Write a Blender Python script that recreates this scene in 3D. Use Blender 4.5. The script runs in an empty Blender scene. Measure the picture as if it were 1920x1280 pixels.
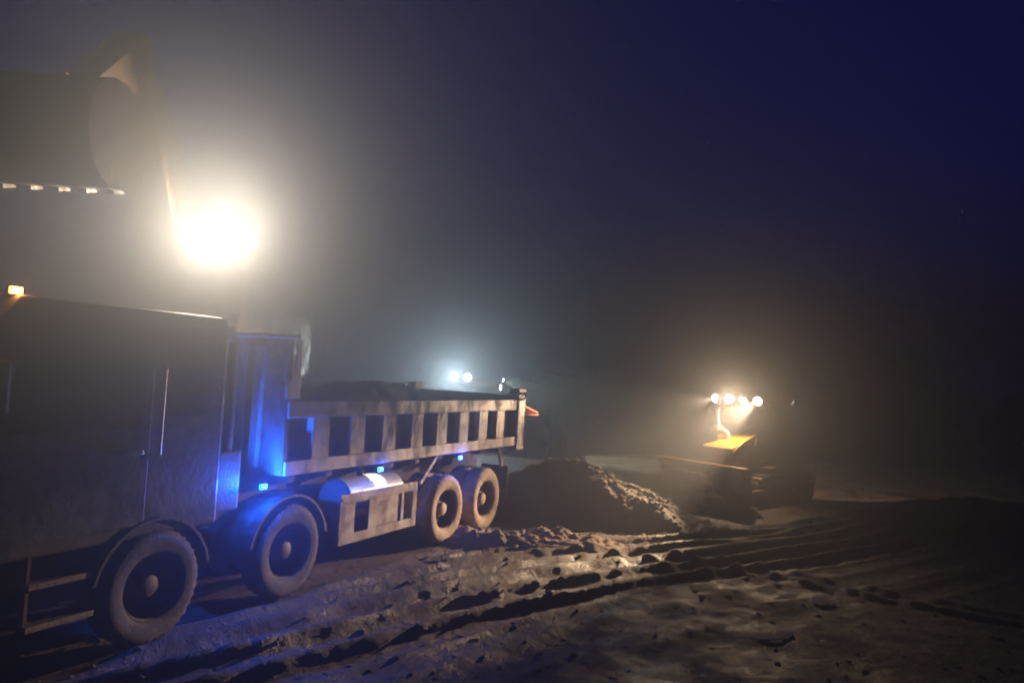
import bpy, bmesh, math, random
import numpy as np
from mathutils import Vector, Matrix, noise as mnoise

random.seed(7)
rng = np.random.default_rng(7)
R = math.radians
SC = bpy.context.scene
COL = SC.collection

# ------------------------------------------------------------------ camera
PITCH, ROLL, HEIGHT, FPX = 0.0457, 0.0584, 2.72, 1419.2
fw = Vector((0, math.cos(PITCH), math.sin(PITCH)))
up0 = Vector((0, -math.sin(PITCH), math.cos(PITCH)))
rt0 = Vector((1, 0, 0))
rt = math.cos(ROLL) * rt0 + math.sin(ROLL) * up0
up = -math.sin(ROLL) * rt0 + math.cos(ROLL) * up0
cd = bpy.data.cameras.new('camera')
cam = bpy.data.objects.new('camera', cd)
COL.objects.link(cam)
m = Matrix((rt, up, -fw)).transposed().to_4x4()
m.translation = (0, 0, HEIGHT)
cam.matrix_world = m
cd.sensor_width = 36
cd.lens = 36 * FPX / 1920
cd.clip_end = 2000
cd.clip_start = 0.05
SC.camera = cam

# ------------------------------------------------------------------ sky, exposure
W = bpy.data.worlds.new('World')
SC.world = W
W.use_nodes = True
wn = W.node_tree
for n in list(wn.nodes):
    wn.nodes.remove(n)
sky = wn.nodes.new('ShaderNodeTexSky')
sky.sky_type = 'NISHITA'
sky.sun_disc = False
sky.sun_elevation = R(-1.25)
sky.sun_rotation = R(200)
sky.altitude = 50
sky.air_density = 1.0
sky.dust_density = 0.6
sky.ozone_density = 8.0
bg = wn.nodes.new('ShaderNodeBackground')
bg.inputs['Strength'].default_value = 0.15
wo = wn.nodes.new('ShaderNodeOutputWorld')
wn.links.new(sky.outputs[0], bg.inputs['Color'])
wn.links.new(bg.outputs[0], wo.inputs['Surface'])

SC.view_settings.view_transform = 'Standard'
SC.view_settings.look = 'None'
SC.view_settings.gamma = 1
SC.view_settings.exposure = 0
SC.view_settings.use_curve_mapping = False
SC.render.engine = 'CYCLES'
SC.cycles.use_denoising = True
SC.cycles.sample_clamp_direct = 12
SC.cycles.denoising_input_passes = 'RGB'
SC.cycles.max_bounces = 5
SC.cycles.diffuse_bounces = 2
SC.cycles.glossy_bounces = 2
SC.cycles.transmission_bounces = 3
SC.cycles.volume_bounces = 0
SC.cycles.sample_clamp_indirect = 3
SC.cycles.filter_width = 2.0

# ------------------------------------------------------------------ helpers
def tag(o, label=None, cat=None, group=None, kind=None):
    if label: o['label'] = label
    if cat: o['category'] = cat
    if group: o['group'] = group
    if kind: o['kind'] = kind
    return o

def empty(name, loc=(0, 0, 0), rz=0.0, parent=None, tilt=0.0):
    o = bpy.data.objects.new(name, None)
    COL.objects.link(o)
    o.location = loc
    o.rotation_euler = (0, tilt, rz)
    o.empty_display_size = 0.2
    if parent: o.parent = parent
    return o

class MB:
    """collects shapes, builds ONE mesh object"""
    def __init__(s):
        s.v = []; s.f = []
    def add(s, vs, fs):
        b = len(s.v)
        s.v += [tuple(x) for x in vs]
        s.f += [tuple(i + b for i in f) for f in fs]
        return s
    def box(s, x0, x1, y0, y1, z0, z1, M=None):
        vs = [Vector(p) for p in ((x0,y0,z0),(x1,y0,z0),(x1,y1,z0),(x0,y1,z0),(x0,y0,z1),(x1,y0,z1),(x1,y1,z1),(x0,y1,z1))]
        if M is not None: vs = [M @ p for p in vs]
        return s.add(vs, [(0,3,2,1),(4,5,6,7),(0,1,5,4),(1,2,6,5),(2,3,7,6),(3,0,4,7)])
    def prism(s, pts, y0, y1):
        """outline in x,z (counter clockwise seen from -y), extruded along y"""
        n = len(pts)
        vs = [(x, y0, z) for x, z in pts] + [(x, y1, z) for x, z in pts]
        fs = [tuple(range(n)), tuple(range(2*n-1, n-1, -1))]
        fs += [((i+1) % n, i, n+i, n+(i+1) % n) for i in range(n)]
        return s.add(vs, fs)
    def bar(s, a, b, w, h, upv=(0, 0, 1)):
        a = Vector(a); b = Vector(b); d = (b-a)
        L = d.length; d.normalize()
        u = Vector(upv)
        if abs(d.dot(u)) > .98: u = Vector((0, 1, 0))
        y = u.cross(d).normalized(); z = d.cross(y).normalized()
        M = Matrix((d, y, z)).transposed().to_4x4(); M.translation = a
        return s.box(0, L, -w/2, w/2, -h/2, h/2, M)
    def tube(s, pts, r, n=10, cap=True):
        pts = [Vector(p) for p in pts]
        rs = r if isinstance(r, (list, tuple)) else [r]*len(pts)
        vs = []; prev = None
        for i, p in enumerate(pts):
            d = (pts[min(i+1, len(pts)-1)] - pts[max(i-1, 0)]).normalized()
            if prev is None:
                u = Vector((0, 0, 1)) if abs(d.z) < .9 else Vector((0, 1, 0))
                x = u.cross(d).normalized()
            else:
                x = (prev - d*prev.dot(d)).normalized()
            prev = x; y = d.cross(x)
            for k in range(n):
                a = 2*math.pi*k/n
                vs.append(p + (x*math.cos(a) + y*math.sin(a))*rs[i])
        fs = []
        for i in range(len(pts)-1):
            for k in range(n):
                fs.append((i*n+k, i*n+(k+1) % n, (i+1)*n+(k+1) % n, (i+1)*n+k))
        if cap:
            fs.append(tuple(range(n-1, -1, -1)))
            fs.append(tuple(range((len(pts)-1)*n, len(pts)*n)))
        return s.add(vs, fs)
    def lathe(s, prof, axis='y', n=40, mod=None, loc=(0, 0, 0)):
        """profile of (radius, offset along axis)"""
        vs = []
        L = Vector(loc)
        for k in range(n):
            a = 2*math.pi*k/n
            for j, (r, t) in enumerate(prof):
                rr = r + (mod(k, j) if mod else 0)
                if axis == 'y': p = Vector((rr*math.cos(a), t, rr*math.sin(a)))
                elif axis == 'x': p = Vector((t, rr*math.cos(a), rr*math.sin(a)))
                else: p = Vector((rr*math.cos(a), rr*math.sin(a), t))
                vs.append(p + L)
        q = len(prof); fs = []
        for k in range(n):
            k2 = (k+1) % n
            for j in range(q-1):
                fs.append((k*q+j, k*q+j+1, k2*q+j+1, k2*q+j) if axis != 'y' else (k*q+j, k2*q+j, k2*q+j+1, k*q+j+1))
        return s.add(vs, fs)
    def mesh(s, name, bevel=0.0, smooth=False):
        me = bpy.data.meshes.new(name)
        me.from_pydata(s.v, [], s.f)
        bm = bmesh.new(); bm.from_mesh(me)
        bmesh.ops.remove_doubles(bm, verts=bm.verts, dist=1e-5)
        bmesh.ops.recalc_face_normals(bm, faces=bm.faces)
        if bevel > 0:
            es = [e for e in bm.edges if len(e.link_faces) == 2 and e.calc_face_angle(0) > R(35)]
            bmesh.ops.bevel(bm, geom=es, offset=bevel, segments=2, profile=.6, affect='EDGES', clamp_overlap=True)
        bm.to_mesh(me); bm.free()
        if smooth:
            me.polygons.foreach_set('use_smooth', [True]*len(me.polygons))
            me.set_sharp_from_angle(angle=R(38))
        return me
    def build(s, name, mat, parent=None, bevel=0.0, smooth=False, loc=(0, 0, 0)):
        me = s.mesh(name, bevel, smooth)
        me.materials.append(mat)
        return link(name, me, parent, loc)

def link(name, me, parent=None, loc=(0, 0, 0), rot=(0, 0, 0)):
    o = bpy.data.objects.new(name, me)
    COL.objects.link(o)
    o.location = loc; o.rotation_euler = rot
    if parent: o.parent = parent
    return o

def copy_tree(o, parent=None):
    c = o.copy(); COL.objects.link(c); c.parent = parent
    for ch in o.children: copy_tree(ch, c)
    return c

# ------------------------------------------------------------------ materials
def base_mat(name):
    mt = bpy.data.materials.new(name); mt.use_nodes = True
    return mt, mt.node_tree, mt.node_tree.nodes['Principled BSDF']

def nnode(nt, scale, detail=5, rough=.6, coord='Object', stretch=None):
    tc = nt.nodes.new('ShaderNodeTexCoord')
    n = nt.nodes.new('ShaderNodeTexNoise')
    n.inputs['Scale'].default_value = scale
    n.inputs['Detail'].default_value = detail
    n.inputs['Roughness'].default_value = rough
    src = tc.outputs[coord]
    if stretch:
        mp = nt.nodes.new('ShaderNodeMapping'); mp.inputs['Scale'].default_value = stretch
        nt.links.new(src, mp.inputs['Vector']); src = mp.outputs[0]
    nt.links.new(src, n.inputs['Vector'])
    return n

def ramp(nt, src, stops):
    r = nt.nodes.new('ShaderNodeValToRGB')
    el = r.color_ramp.elements
    while len(el) < len(stops): el.new(.5)
    for e, (p, c) in zip(el, stops):
        e.position = p; e.color = (*c, 1) if len(c) == 3 else c
    nt.links.new(src, r.inputs[0])
    return r

def dirty(name, paint, dirt, amount=.5, scale=3.0, rough=.55, metal=0.0, stretch=None, bump=.25, soft=.12):
    """painted surface with worn mud patches"""
    mt, nt, b = base_mat(name)
    n1 = nnode(nt, scale, 7, .65, stretch=stretch)
    fac = ramp(nt, n1.outputs['Fac'], [(max(0, 1-amount-soft-.0), (0, 0, 0)), (min(1, 1-amount+soft), (1, 1, 1))])
    n2 = nnode(nt, scale*7, 4, .6)
    mx0 = nt.nodes.new('ShaderNodeMix'); mx0.data_type = 'RGBA'
    mx0.inputs['A'].default_value = (*[c*.8 for c in dirt], 1); mx0.inputs['B'].default_value = (*[min(1, c*1.25) for c in dirt], 1)
    nt.links.new(n2.outputs['Fac'], mx0.inputs['Factor'])
    mx = nt.nodes.new('ShaderNodeMix'); mx.data_type = 'RGBA'
    mx.inputs['A'].default_value = (*paint, 1)
    nt.links.new(fac.outputs[0], mx.inputs['Factor'])
    nt.links.new(mx0.outputs['Result'], mx.inputs['B'])
    nt.links.new(mx.outputs['Result'], b.inputs['Base Color'])
    rr = nt.nodes.new('ShaderNodeMapRange')
    rr.inputs['To Min'].default_value = rough; rr.inputs['To Max'].default_value = .9
    nt.links.new(fac.outputs[0], rr.inputs['Value'])
    nt.links.new(rr.outputs[0], b.inputs['Roughness'])
    b.inputs['Metallic'].default_value = metal
    if bump:
        bp = nt.nodes.new('ShaderNodeBump'); bp.inputs['Strength'].default_value = bump; bp.inputs['Distance'].default_value = .02
        nt.links.new(n2.outputs['Fac'], bp.inputs['Height']); nt.links.new(bp.outputs[0], b.inputs['Normal'])
    return mt

def emit(name, col, strength):
    mt, nt, b = base_mat(name)
    b.inputs['Base Color'].default_value = (.8, .8, .8, 1)
    b.inputs['Emission Color'].default_value = (*col, 1)
    b.inputs['Emission Strength'].default_value = strength
    mt.cycles.emission_sampling = 'NONE'      # the lamp's own light object does the lighting
    # a faint prismatic unevenness in the lens
    n = nnode(nt, 60, 2)
    bp = nt.nodes.new('ShaderNodeBump'); bp.inputs['Strength'].default_value = .2
    nt.links.new(n.outputs['Fac'], bp.inputs['Height']); nt.links.new(bp.outputs[0], b.inputs['Normal'])
    return mt

def glass(name, col=(.02, .025, .03), rough=.08):
    mt, nt, b = base_mat(name)
    b.inputs['Base Color'].default_value = (*col, 1)
    b.inputs['Specular IOR Level'].default_value = .7
    n = nnode(nt, 5, 6, .7)
    rr = ramp(nt, n.outputs['Fac'], [(.4, (rough,)*3), (.75, (.5,)*3)])
    nt.links.new(rr.outputs[0], b.inputs['Roughness'])
    return mt

def soil_mat(name, dark, light, pale, scale=1.0, wet=True, bump=.8):
    mt, nt, b = base_mat(name)
    n1 = nnode(nt, 1.1*scale, 8, .62)
    n2 = nnode(nt, 9*scale, 6, .68)
    n3 = nnode(nt, 45*scale, 4, .6)
    c1 = ramp(nt, n1.outputs['Fac'], [(.36, dark), (.62, light)])
    c2 = ramp(nt, n2.outputs['Fac'], [(.57, (0, 0, 0)), (.72, (1, 1, 1))])
    mx = nt.nodes.new('ShaderNodeMix'); mx.data_type = 'RGBA'
    nt.links.new(c2.outputs[0], mx.inputs['Factor'])
    nt.links.new(c1.outputs[0], mx.inputs['A'])
    mx.inputs['B'].default_value = (*pale, 1)
    nt.links.new(mx.outputs['Result'], b.inputs['Base Color'])
    rr = ramp(nt, n1.outputs['Fac'], [(.35, ((.42 if wet else .8),)*3), (.6, (.9,)*3)])
    nt.links.new(rr.outputs[0], b.inputs['Roughness'])
    b.inputs['Specular IOR Level'].default_value = .35
    ad = nt.nodes.new('ShaderNodeMath'); ad.operation = 'MULTIPLY_ADD'
    ad.inputs[1].default_value = .35
    nt.links.new(n3.outputs['Fac'], ad.inputs[0]); nt.links.new(n2.outputs['Fac'], ad.inputs[2])
    bp = nt.nodes.new('ShaderNodeBump'); bp.inputs['Strength'].default_value = bump; bp.inputs['Distance'].default_value = .05
    nt.links.new(ad.outputs[0], bp.inputs['Height']); nt.links.new(bp.outputs[0], b.inputs['Normal'])
    return mt

M = {}
M['ground'] = soil_mat('mud_ground', (.026, .017, .012), (.075, .050, .035), (.16, .115, .083))
M['heap'] = soil_mat('heap_soil', (.022, .016, .012), (.06, .043, .032), (.15, .11, .08), 1.6, False)
M['clod'] = soil_mat('clod_soil', (.06, .045, .035), (.14, .105, .08), (.25, .2, .16), 3, False)
M['spill'] = soil_mat('churned_clay_lit_tone', (.13, .092, .066), (.25, .18, .13), (.36, .27, .2), 2.2, False)  # churned clay, paled to carry the warm lit patch by the wheels
M['clay'] = soil_mat('pale_clay', (.22, .175, .13), (.36, .3, .23), (.45, .38, .3), 4, False)
M['bed'] = dirty('bed_paint', (.50, .45, .41), (.075, .05, .04), .455, 2.2, .5, stretch=(1.4, 1.4, .75))
M['panel'] = dirty('bed_panel_paint', (.30, .28, .27), (.10, .07, .055), .55, 1.8, .6, stretch=(1.4, 1.4, .8))
M['cab'] = dirty('cab_paint', (.05, .05, .056), (.085, .065, .052), .42, 1.6, .4)
M['chassis'] = dirty('chassis_paint', (.025, .025, .027), (.09, .065, .05), .5, 4, .6)
M['guard'] = dirty('guard_paint', (.42, .38, .36), (.17, .12, .1), .5, 4, .6)
M['tyre'] = dirty('muddy_tyre', (.16, .12, .095), (.40, .30, .225), .56, 6, .8, bump=.6)
M['tyre_shaded'] = dirty('shaded_tyre', (.03, .028, .027), (.13, .10, .08), .45, 6, .8, bump=.6)  # front tyre copy with the dim light there put into its colour
M['rim'] = dirty('muddy_rim', (.035, .03, .028), (.12, .085, .065), .42, 7, .6)
M['hub'] = dirty('muddy_hub', (.28, .22, .17), (.38, .29, .22), .5, 9, .7)
M['steel'] = dirty('worn_steel', (.22, .21, .2), (.14, .1, .08), .45, 6, .4, .6)
M['tank'] = dirty('tank_steel', (.62, .62, .58), (.3, .26, .22), .35, 3, .35, .3)
M['black'] = dirty('black_plastic', (.02, .02, .021), (.07, .055, .045), .4, 5, .5)
M['chrome'] = dirty('bright_steel', (.75, .75, .75), (.3, .27, .24), .3, 8, .2, .9)
M['glass'] = glass('dark_glass')
M['yellow'] = dirty('yellow_paint', (.62, .30, .02), (.22, .13, .07), .34, 4, .45)
M['yellow_dull'] = dirty('yellow_muddy_paint', (.42, .2, .06), (.2, .13, .085), .55, 4, .6)
M['exyellow'] = dirty('excavator_paint', (.30, .15, .045), (.12, .08, .05), .5, 2.5, .5)
M['orange'] = dirty('orange_paint', (.55, .13, .045), (.2, .12, .09), .35, 3, .45)
M['rubber'] = dirty('black_rubber', (.02, .02, .02), (.07, .055, .045), .4, 5, .8)
M['track'] = dirty('track_steel', (.07, .06, .055), (.2, .14, .1), .5, 8, .5, .3)
M['bark'] = dirty('tree_bark', (.05, .04, .03), (.08, .065, .05), .5, 6, .9)

def leaf_mat(name, a, b_):
    mt, nt, b = base_mat(name)
    n = nnode(nt, .9, 3)
    c = ramp(nt, n.outputs['Fac'], [(.35, a), (.65, b_)])
    nt.links.new(c.outputs[0], b.inputs['Base Color'])
    b.inputs['Roughness'].default_value = .7
    return mt
M['leaf'] = leaf_mat('tree_leaf', (.03, .045, .02), (.06, .08, .035))
M['leaf2'] = leaf_mat('bush_leaf', (.035, .04, .022), (.075, .08, .04))

WARM = (1.0, .82, .60)
WARM2 = (1.0, .68, .40)
COOL = (.80, .97, 1.0)
M['lens_warm'] = emit('lit_lens_warm', WARM, 45)
M['lens_cool'] = emit('lit_lens_cool', COOL, 40)
M['lens_blue'] = emit('lit_lens_blue', (.0, .16, 1.0), 30)
M['lens_orange'] = emit('lit_lens_orange', (1.0, .38, .06), 7)
M['lens_off'] = glass('unlit_lens', (.35, .35, .33), .2)

def frame_to(d):
    d = Vector(d).normalized()
    return d.to_track_quat('X', 'Z').to_euler()

def work_lamp(parent, loc, d, power, col, lens, w=.16, h=.12, cone=150, blend=.5, name='work_lamp', radius=.04, round_=False):
    """housing + lens + its own light, pointing along d in the parent's frame"""
    mb = MB()
    mb.box(-.10, 0, -w/2, w/2, -h/2, h/2)
    mb.box(-.13, -.10, -w/3, w/3, -h/3, h/3)
    mb.box(-.075, -.045, -.02, .02, -h/2-.07, -h/2+.004)
    if round_:
        mb = MB().lathe([(0, -.12), (w*.28, -.12), (w*.46, -.05), (w*.5, 0), (w*.5, .012), (w*.46, .012), (w*.46, -.001), (0, -.001)], 'x', 24)
        mb.box(-.075, -.045, -.02, .02, -h/2-.10, -h*.4)
    o = mb.build(name, M['black'], parent, 0 if round_ else .012, loc=loc)
    o.rotation_euler = frame_to(d)
    if round_:
        MB().lathe([(0, .022), (w*.25, .018), (w*.44, .002), (w*.44, .0), (0, .0)], 'x', 24).build('lens', lens, o, smooth=True)
    else:
        MB().box(.001, .012, -w/2+.012, w/2-.012, -h/2+.012, h/2-.012).build('lens', lens, o, .004)
    if power > 0:
        L = bpy.data.lights.new('work_light', 'SPOT')
        L.energy = power; L.color = col; L.spot_size = R(cone); L.spot_blend = blend; L.shadow_soft_size = radius
        lo = bpy.data.objects.new('work_light', L); COL.objects.link(lo)
        lo.parent = o; lo.location = (.06+radius, 0, 0); lo.rotation_euler = Vector((1, 0, 0)).to_track_quat('-Z', 'Y').to_euler()
    return o

# ------------------------------------------------------------------ ground
def smooth_path(pts, step=.25):
    pts = [np.array(p, float) for p in pts]
    out = []
    P = [2*pts[0]-pts[1]] + pts + [2*pts[-1]-pts[-2]]
    for i in range(1, len(P)-2):
        n = max(2, int(np.linalg.norm(P[i+1]-P[i])/step))
        for t in np.linspace(0, 1, n, endpoint=False):
            a, b, c, d = P[i-1], P[i], P[i+1], P[i+2]
            out.append(.5*((2*b)+(-a+c)*t+(2*a-5*b+4*c-d)*t*t+(-a+3*b-3*c+d)*t**3))
    out.append(pts[-1])
    return np.array(out)

def vnoise(X, Y, scale, seed, octaves=4, gain=.5):
    """value noise on arrays"""
    r = np.random.default_rng(seed)
    tab = r.random((256, 256))
    tot = np.zeros_like(X); amp = 1.; s = scale; norm = 0
    for o in range(octaves):
        x = X*s + 37.1*o; y = Y*s + 11.7*o
        xi = np.floor(x).astype(int); yi = np.floor(y).astype(int)
        u = x-xi; v = y-yi
        u = u*u*(3-2*u); v = v*v*(3-2*v)
        g = lambda i, j: tab[(xi+i) & 255, (yi+j) & 255]
        tot += amp*((g(0,0)*(1-u)+g(1,0)*u)*(1-v)+(g(0,1)*(1-u)+g(1,1)*u)*v)
        norm += amp; amp *= gain; s *= 2.03
    return tot/norm - .5

TH = .4451
F = np.array([-math.sin(TH), -math.cos(TH)])       # truck forward
Nn = np.array([math.cos(TH), -math.sin(TH)])       # truck near side
TP0 = np.array([-.2817, 13.4423]) - 1.24*Nn        # rear axle centre on the ground

main = [(-6.5, 4.2), (-3.2, 7.1), (-.6, 9.7), (2.2, 12.0), (5.2, 14.0), (9.5, 17.0), (16, 20.5), (26, 25)]
RUTS = []
def rut(pts, off, w, dep):
    p = smooth_path(pts)
    t = np.gradient(p, axis=0); t /= np.linalg.norm(t, axis=1)[:, None]
    nrm = np.stack([t[:, 1], -t[:, 0]], 1)
    RUTS.append((p + nrm*off, w, dep))
rut(main, -.75, .15, .07); rut(main, -.32, .12, .045); rut(main, .2, .18, .085); rut(main, .75, .16, .05); rut(main, 1.25, .17, .055); rut(main, 2.2, .2, .025); rut(main, 3.0, .18, .018)
side = [(-1.0, 11.2), (.1, 12.1), (1.9, 13.15), (4.4, 14.6), (7, 16.2)]
rut(side, -.12, .08, .05); rut(side, .12, .09, .06); rut(side, .42, .08, .035)
cross = [(9.5, 7.5), (6.0, 9.8), (3.4, 11.6), (.5, 12.4)]
rut(cross, 0, .2, .03); rut(cross, .5, .16, .025)
under = [tuple(TP0 + .95*Nn + F*s) for s in (-9, -5, -1.5, 2, 5, 9, 13)]
rut(under, 0, .22, .05)

def ground_z(X, Y):
    Z = .16*vnoise(X, Y, .16, 1, 3) + .07*vnoise(X, Y, .9, 2, 4) + .036*vnoise(X, Y, 3.7, 3, 5, .68)
    # sharp crumbs
    c = vnoise(X, Y, 6.5, 4, 3, .6)
    Z += .03*np.clip(c-.12, 0, 1)
    near = (np.abs(X) < 30) & (Y > 0) & (Y < 32)
    xs = X[near]; ys = Y[near]; dz = np.zeros_like(xs)
    lump = 1 + .7*vnoise(xs, ys, 1.1, 9, 3)
    for p, w, dep in RUTS:
        best = np.full(xs.shape, 1e9)
        for q, q2 in zip(p[:-1:2], p[2::2]):
            ex_, ey_ = q2[0]-q[0], q2[1]-q[1]
            t = np.clip(((xs-q[0])*ex_ + (ys-q[1])*ey_)/(ex_*ex_+ey_*ey_+1e-9), 0, 1)
            d = (xs-q[0]-t*ex_)**2 + (ys-q[1]-t*ey_)**2
            np.minimum(best, d, out=best)
        d = np.sqrt(best)/w
        dz += lump*(-dep*np.exp(-(d**4)*.8) + .62*dep*np.exp(-((d-1.55)/.42)**2))
    # a churned strip along the ruts
    Z[near] += dz
    # flatter below the machines
    lx = (X-TP0[0])*F[0] + (Y-TP0[1])*F[1]; ly = (X-TP0[0])*Nn[0] + (Y-TP0[1])*Nn[1]
    wgt = np.exp(-np.clip(np.abs(ly)-1.0, 0, None)**2/.25)*np.exp(-np.clip(np.abs(lx-3)-5, 0, None)**2/.5)
    Z = Z*(1-.72*wgt)
    # gently rising land far off
    r = np.hypot(X, Y)
    Z = Z*np.clip((90-r)/50, .0, 1) + np.clip(Y-45, 0, None)*.004
    Z += .5*np.exp(-((X-13)/5)**2 - ((Y-17.5)/2.2)**2)*(1+.8*vnoise(X, Y, 1.1, 12, 4))
    return Z

def graded(lo, hi, a, b, step, grow=1.13):
    c = list(np.arange(a, b+1e-6, step))
    s = step
    while c[-1] < hi: s *= grow; c.append(c[-1]+s)
    s = step; left = []
    x = a
    while x > lo: s *= grow; x -= s; left.append(x)
    return np.array(left[::-1] + c)

gx = graded(-320, 320, -6.0, 10.5, .042)
gy = graded(-40, 330, 5.8, 19.5, .042)
X, Y = np.meshgrid(gx, gy)
Z = ground_z(X.ravel().copy(), Y.ravel().copy())
nx, ny = len(gx), len(gy)
co = np.stack([X.ravel(), Y.ravel(), Z], 1)
ii, jj = np.meshgrid(np.arange(nx-1), np.arange(ny-1))
a = (jj*nx+ii).ravel()
quads = np.stack([a, a+1, a+nx+1, a+nx], 1)
def np_mesh(name, co, quads, mat, smooth=True):
    me = bpy.data.meshes.new(name)
    me.vertices.add(len(co)); me.vertices.foreach_set('co', co.ravel())
    k = quads.shape[1]
    me.loops.add(quads.size); me.loops.foreach_set('vertex_index', quads.ravel().astype(np.int32))
    me.polygons.add(len(quads))
    me.polygons.foreach_set('loop_start', np.arange(len(quads), dtype=np.int32)*k)
    if smooth: me.polygons.foreach_set('use_smooth', np.ones(len(quads), bool))
    me.update(calc_edges=True); me.validate()
    me.materials.append(mat)
    return me
ground = link('ground', np_mesh('ground', co, quads, M['ground']))
tag(ground, 'rutted brown mud ground of the work site', 'ground', kind='structure')

def gz(x, y):
    return float(ground_z(np.array([x], float), np.array([y], float))[0])

# ------------------------------------------------------------------ heaps
def heap(name, cx, cy, rx, ry, h, rot, seed, mat, label, cat, power=1.15, top=.0, base=-.12, lumps=.16, n=110, group=None):
    t = np.linspace(0, 1, n//2); ang = np.linspace(0, 2*np.pi, n, endpoint=False)
    T, A = np.meshgrid(t, ang)
    ca, sa = math.cos(rot), math.sin(rot)
    edge = 1 + .35*vnoise(np.cos(A)*2+seed, np.sin(A)*2, 1.0, seed, 3)
    lx = T*rx*np.cos(A)*edge; ly = T*ry*np.sin(A)*edge
    Xh = lx*ca-ly*sa; Yh = lx*sa+ly*ca
    prof = np.clip(1-np.clip((T-top)/(1-top), 0, 1), 0, 1)**power
    Zh = h*prof
    k = np.clip((1-T)*4, 0, 1)
    Zh += k*lumps*(vnoise(Xh+cx, Yh+cy, 1.3, seed+1, 4, .6) + .9*vnoise(Xh+cx, Yh+cy, 4.5, seed+2, 4, .65) + .5*np.clip(vnoise(Xh, Yh, 9, seed+3, 3), 0, 1))
    Zh += base*T**6
    co = np.stack([Xh.ravel(), Yh.ravel(), Zh.ravel()], 1)
    na, nt_ = Xh.shape
    i, j = np.meshgrid(np.arange(nt_-1), np.arange(na))
    a = (j*nt_+i).ravel(); b = (((j+1) % na)*nt_+i).ravel()
    q = np.stack([a, a+1, b+1, b], 1)
    me = np_mesh(name, co, q, mat)
    o = link(name, me, None, (cx, cy, 0))
    tag(o, label, cat, group)
    return o
h1 = heap('soil_mound', 1.35, 15.75, 2.85, 1.5, 1.0, R(-20), 21, M['heap'], 'dark soil mound with pale crumbly crest beside the dump truck rear', 'mound', power=.95, top=.12, lumps=.2)
h2 = heap('soil_platform', -5.5, 15.3, 5.2, 3.9, 1.42, 0, 31, M['heap'], 'broad earth platform under the tall excavator', 'mound', power=.8, top=.62, lumps=.12)

heap('clay_spill', .35, 12.75, 1.75, .62, .15, R(12), 41, M['spill'], 'low spread of churned clay paled as the warm lit patch beside the rear wheels', 'clay spill', power=.7, top=.2, base=-.14, lumps=.24, n=130)

# ------------------------------------------------------------------ clods
def clod_mesh(name, seed):
    r = random.Random(seed)
    bm = bmesh.new()
    bmesh.ops.create_icosphere(bm, subdivisions=2, radius=1)
    for v in bm.verts:
        p = v.co.copy()
        v.co *= 1 + .55*(mnoise.noise(p*1.3+Vector((seed, 0, 0)))) + .25*mnoise.noise(p*3.1+Vector((0, seed, 0)))
        v.co.z *= .62
    me = bpy.data.meshes.new(name); bm.to_mesh(me); bm.free()
    me.materials.append(M['clod'])
    return me
CL = [clod_mesh('clod', i*3+1) for i in range(5)]
cl_np = []
for me in CL:
    v = np.zeros(len(me.vertices)*3); me.vertices.foreach_get('co', v)
    f = np.array([list(p.vertices) for p in me.polygons])
    cl_np.append((v.reshape(-1, 3), f))
def scatter(name, pts, sizes, mat, label, seed):
    r = np.random.default_rng(seed)
    vs = []; fs = []; base = 0
    for (x, y, z), s in zip(pts, sizes):
        v, f = cl_np[r.integers(5)]
        a = r.random()*6.28; c, sn = math.cos(a), math.sin(a)
        sx = s*(.7+.7*r.random()); sy = s*(.7+.7*r.random()); sz = s*(.6+.6*r.random())
        px = v[:, 0]*sx; py = v[:, 1]*sy
        vs.append(np.stack([px*c-py*sn+x, px*sn+py*c+y, v[:, 2]*sz+z], 1)); fs.append(f+base); base += len(v)
    me = np_mesh(name, np.concatenate(vs), np.concatenate(fs), mat, False)
    o = link(name, me); tag(o, label, 'soil clods', kind='stuff'); return o
# crumbs on the open ground
n = 5200
px = rng.uniform(-5, 13, n); py = 5.8 + 15*rng.random(n)**1.3
pz = ground_z(px.copy(), py.copy())
scatter('soil_crumbs', zip(px, py, pz), .007+.035*rng.random(n)**5, M['clod'], 'small crumbs of soil scattered over the rutted ground', 3)
# crumbs on the mound, by casting down
dg = bpy.context.evaluated_depsgraph_get()
pts = []; sz = []
for k in range(1500):
    a = rng.random()*6.28; t = rng.random()**.6*1.12
    u_ = 2.85*t*math.cos(a); v_ = 1.5*t*math.sin(a); x = 1.35+u_*math.cos(R(-20))-v_*math.sin(R(-20)); y = 15.75+u_*math.sin(R(-20))+v_*math.cos(R(-20))
    hit, loc, nrm, idx = h1.ray_cast(Vector((x-1.35, y-15.75, 5)), Vector((0, 0, -1)))
    z = loc.z if hit else -9
    z = max(z, gz(x, y)) if k % 4 == 0 else (z if hit else gz(x, y))
    pts.append((x, y, z+.005)); sz.append(.02+.07*rng.random()**2.5)
scatter('mound_crumbs', pts, sz, M['clod'], 'loose crumbs of soil lying on the dark mound', 5)
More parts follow.
